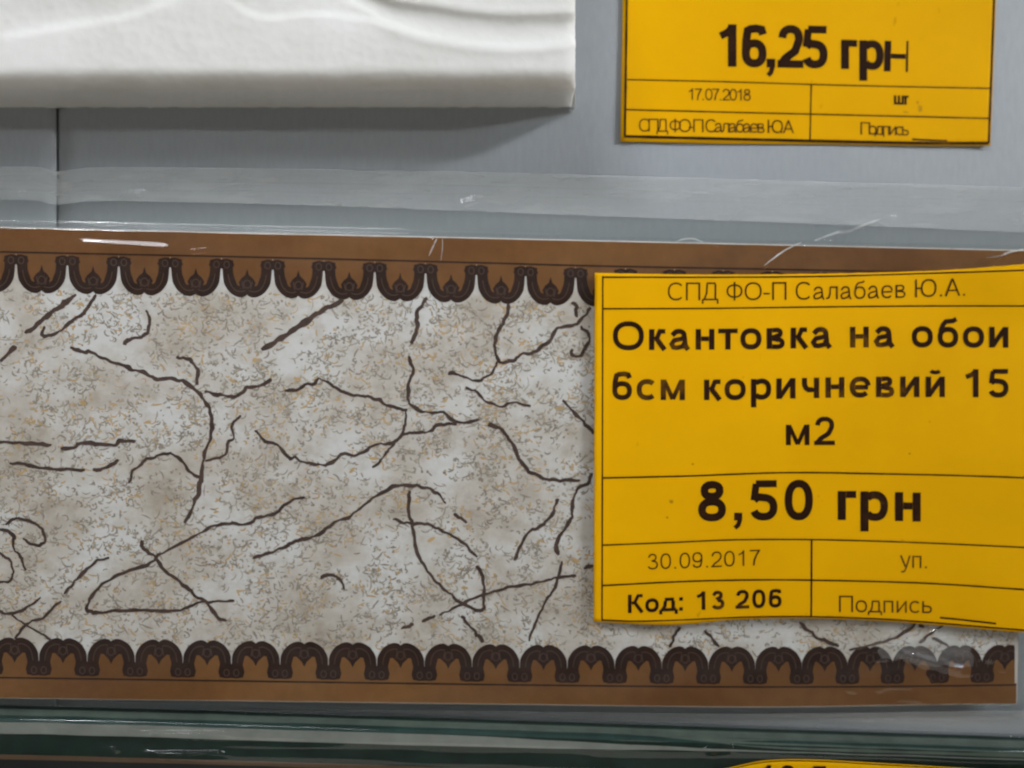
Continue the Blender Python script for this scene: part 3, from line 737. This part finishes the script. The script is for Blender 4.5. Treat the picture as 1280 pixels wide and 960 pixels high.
# ------------------------------------------------------------------ large price tag on the sleeve
def tag_large():
    t = thing('price_tag', 'large yellow price tag reading 8,50, stuck across the brown wallpaper border', 'price tag', P(1010, 780, 3), 'yellow price tags')
    def d(x, y):
        v = 3.45
        v += 0.35 * math.sin((x - 742) / 118 + 0.2) * sstep(480, 780, y)
        v += 0.10 * math.sin(x / 60 + y / 90) + 0.05 * math.sin(x / 25 + 2) * sstep(450, 340, y)
        v += 1.1 * sstep(1130, 1300, x) * sstep(420, 330, y) + 1.3 * sstep(1120, 1300, x) * sstep(650, 790, y)
        return v + 0.25 * sstep(760, 741, x)
    top = curve([(742, 341), (860, 343), (1000, 342.5), (1150, 339), (1220, 335), (1330, 326)])
    bot = curve([(742, 777), (800, 780.5), (847, 781), (917, 775), (1004, 773), (1096, 776), (1175, 782), (1280, 791), (1340, 795)])
    def pos(u, v):
        xl = 743.5 - 1.5 * v + 0.7 * noise.noise(Vector((v * 9, 0, 0))); x = lerp(xl, 1338, u)
        y = lerp(top(x), bot(x), v) + (0.5 * noise.noise(Vector((x / 12, v, 0))) if v in (0, 1) else 0); return x, y, d(x, y)
    sheet('tag_paper', rng(0, 1, 120), rng(0, 1, 80), pos, M['yellow_b'], t, 0.1)
    K = M['ink']
    rule(t, d, [(753.5, 345), (752.5, 776)], 2.0, K)
    rule(t, d, [(752.5, 346.5), (900, 346.5), (1026, 345.5), (1150, 342), (1336, 336)], 2.0, K)
    rule(t, d, [(753, 386), (880, 385.5), (1000, 384), (1150, 382.5), (1336, 382.5)], 2.0, K)
    rule(t, d, [(753, 597.5), (860, 595), (982, 590.8), (1114, 592.5), (1200, 594.5), (1336, 599)], 2.2, K)
    rule(t, d, [(753, 681.5), (840, 678), (917, 674.8), (1014, 674.5), (1114, 677), (1200, 680.5), (1336, 687)], 2.0, K)
    rule(t, d, [(753, 732), (851, 727), (930, 725), (1014, 725.2), (1157, 729), (1280, 737), (1336, 741)], 2.2, K)
    rule(t, d, [(753, 775), (790, 776.5), (851, 775), (930, 771.5), (1010, 770.8), (1096, 773.5), (1157, 777.5), (1240, 784.5), (1336, 792)], 1.8, K)
    rule(t, d, [(1014.5, 675), (1014, 771.5)], 2.3, K)
    text(t, d, 'СПД ФО-П Салабаев Ю.А.', 835, 1208, 0, 0, 22.3, 0.105, mat_k2, arc=curve([(835, 375.5), (960, 375), (1080, 373.5), (1208, 369.5)]))
    text(t, d, 'Окантовка на обои', 766, 1262, 0, 0, 35.5, 0.178, K, arc=curve([(766, 437.5), (900, 437), (1100, 434), (1262, 434.5)]))
    text(t, d, '6см коричневий 15', 764, 1262, 0, 0, 35, 0.178, K, arc=curve([(764, 499.5), (900, 500), (1080, 496.5), (1262, 496.5)]))
    text(t, d, 'м2', 981, 1044, 556.5, 556, 35, 0.17, K)
    text(t, d, '8,50 грн', 872, 1153, 0, 0, 49.5, 0.195, K, arc=curve([(872, 651.5), (960, 650), (1060, 650), (1153, 652)]))
    text(t, d, '30.09.2017', 809.5, 950.5, 0, 0, 19.5, 0.105, mat_k2, arc=curve([(809, 712), (880, 709.5), (950, 706.5)]))
    text(t, d, 'уп.', 1126, 1160, 709.5, 710.5, 21, 0.11, mat_k2)
    text(t, d, 'Код: 13 206', 784, 977.5, 0, 0, 23, 0.19, K, arc=curve([(784, 766.5), (860, 763), (977, 759)]))
    text(t, d, 'Подпись', 1048, 1165, 765, 766.5, 20.5, 0.11, mat_k2)
    rule(t, d, [(1175, 772), (1205, 775), (1245, 779.5)], 2.4, K)
    sm = mat_flat('smudge_ink', (0.40, 0.20, 0.004), 0.5)
    for (x, y, r) in [(839, 627, 3.5), (834, 647, 2.2), (1137, 567, 1.6), (866, 580, 1.8), (1128, 676, 2), (1162, 527, 1.2)]:
        ink = Ink(d, 0.03)
        ink.poly([(x + r * math.cos(a / 8 * 6.283) * random.uniform(.5, 1), y + r * math.sin(a / 8 * 6.283) * random.uniform(.5, 1)) for a in range(8)])
        ink.build('smudge', sm, t)
tag_large()

# ------------------------------------------------------------------ the next, green border in its own sleeve at the foot of the picture
def grn_d(x, y):
    e = g_edge(x); t = sstep(e - 2, e + 22, y)
    return 0.8 + 2.2 * t
gstrip = thing('wallpaper_border', 'dark green wallpaper border with grey film sheen painted on along the very bottom, below the brown one', 'wallpaper border', P(620, 1020, 0), 'wallpaper borders in clear film')
sheet('strip_paper', rng(-320, 1420, 120), rng(0, 1, 60), lambda x, v: (x, lerp(g_edge(x) + 1, g_edge(x) + 300, v), grn_d(x, lerp(g_edge(x) + 1, g_edge(x) + 300, v))), M['green'], gstrip, 0.2)
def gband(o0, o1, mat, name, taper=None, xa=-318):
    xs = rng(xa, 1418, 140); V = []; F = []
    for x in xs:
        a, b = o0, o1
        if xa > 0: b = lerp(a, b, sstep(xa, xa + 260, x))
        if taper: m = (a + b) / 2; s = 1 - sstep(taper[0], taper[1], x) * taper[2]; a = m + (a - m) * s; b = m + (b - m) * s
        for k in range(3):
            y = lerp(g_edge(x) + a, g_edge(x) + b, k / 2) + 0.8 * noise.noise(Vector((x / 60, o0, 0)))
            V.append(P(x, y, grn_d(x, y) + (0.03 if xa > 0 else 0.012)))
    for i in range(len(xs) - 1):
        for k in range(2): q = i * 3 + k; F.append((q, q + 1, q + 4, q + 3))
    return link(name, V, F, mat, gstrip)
gband(4, 13, M['sheen_green'], 'print_and_sheen_band')  # the film's reflection painted as a grey-green stripe
gband(13.5, 21, M['teal'], 'print_and_sheen_band')
gband(21.5, 36, M['haze_grey'], 'print_and_sheen_band', (500, 1000, 0.9))  # milky haze of the film fold painted as a grey stripe
gband(13.2, 26, M['sheen_green'], 'print_and_sheen_band', None, 760)  # film haze towards the right, painted in
gband(62, 68, mat_flat('dull_brown_print', (0.10, 0.06, 0.035), 0.4), 'print_and_sheen_band')
gband(68.5, 200, M['black'], 'print_and_sheen_band')
sleeve2 = thing('plastic_sleeve', 'clear plastic sleeve with glinting folds over the dark green border at the bottom', 'plastic sleeve', P(620, 1030, 0), 'clear plastic sleeves')
R2 = [(178, 918, 275, 918, 4, 0.42), (180, 943, 275, 943, 4, 0.42), (132, 937, 144, 937, 3, 0.4), (885, 938, 915, 934, 5, 0.5)]
def film2_d(x, y):
    e = g_edge(x); t = sstep(e - 6, e + 20, y)
    d = 0.4 + 3.0 * t + 0.12 * noise.noise(Vector((x / 160, y / 12, 3)))
    d += 0.14 * gauss(y - (e + 31), 5) + 0.1 * gauss(y - (e + 56), 5)
    for r in R2:
        d += seg_ridge(x, y, *r) * (1 + 0.5 * noise.noise(Vector((x / 7, 1, r[1]))))
    return max(d, grn_d(x, y) + 0.12)
open_sheet('film_front', rng(-320, 1420, 420), rng(0, 1, 130)[:], lambda x, v: (x, lerp(g_edge(x) - 6, g_edge(x) + 190, v ** 1.5), film2_d(x, lerp(g_edge(x) - 6, g_edge(x) + 190, v ** 1.5))), M['film'], sleeve2)

# tag on the lower sleeve, only its top edge in the picture
def tag_low():
    t = thing('price_tag', 'yellow price tag cut off by the bottom edge, only its top showing', 'price tag', P(1050, 1020, 3), 'yellow price tags')
    def d(x, y): return 3.9 + 0.3 * math.sin(x / 90)
    top = curve([(880, 966), (911, 960), (955, 951), (1011, 949.5), (1099, 954), (1192, 959.5), (1400, 972)])
    sheet('tag_paper', rng(895, 1390, 60), rng(0, 1, 30), lambda x, v: (x, lerp(top(x), top(x) + 240, v), d(x, 0)), M['yellow_b'], t, 0.1)
    K = M['ink']
    ink = Ink(d, 0.02); ink.ribbon([(x, top(x) + 1.6) for x in rng(900, 1385, 50)], 1.4); ink.build('ruled_line', K, t)
    text(t, d, '10,5', 948, 1034, 984, 986, 28, 0.17, K)
tag_low()
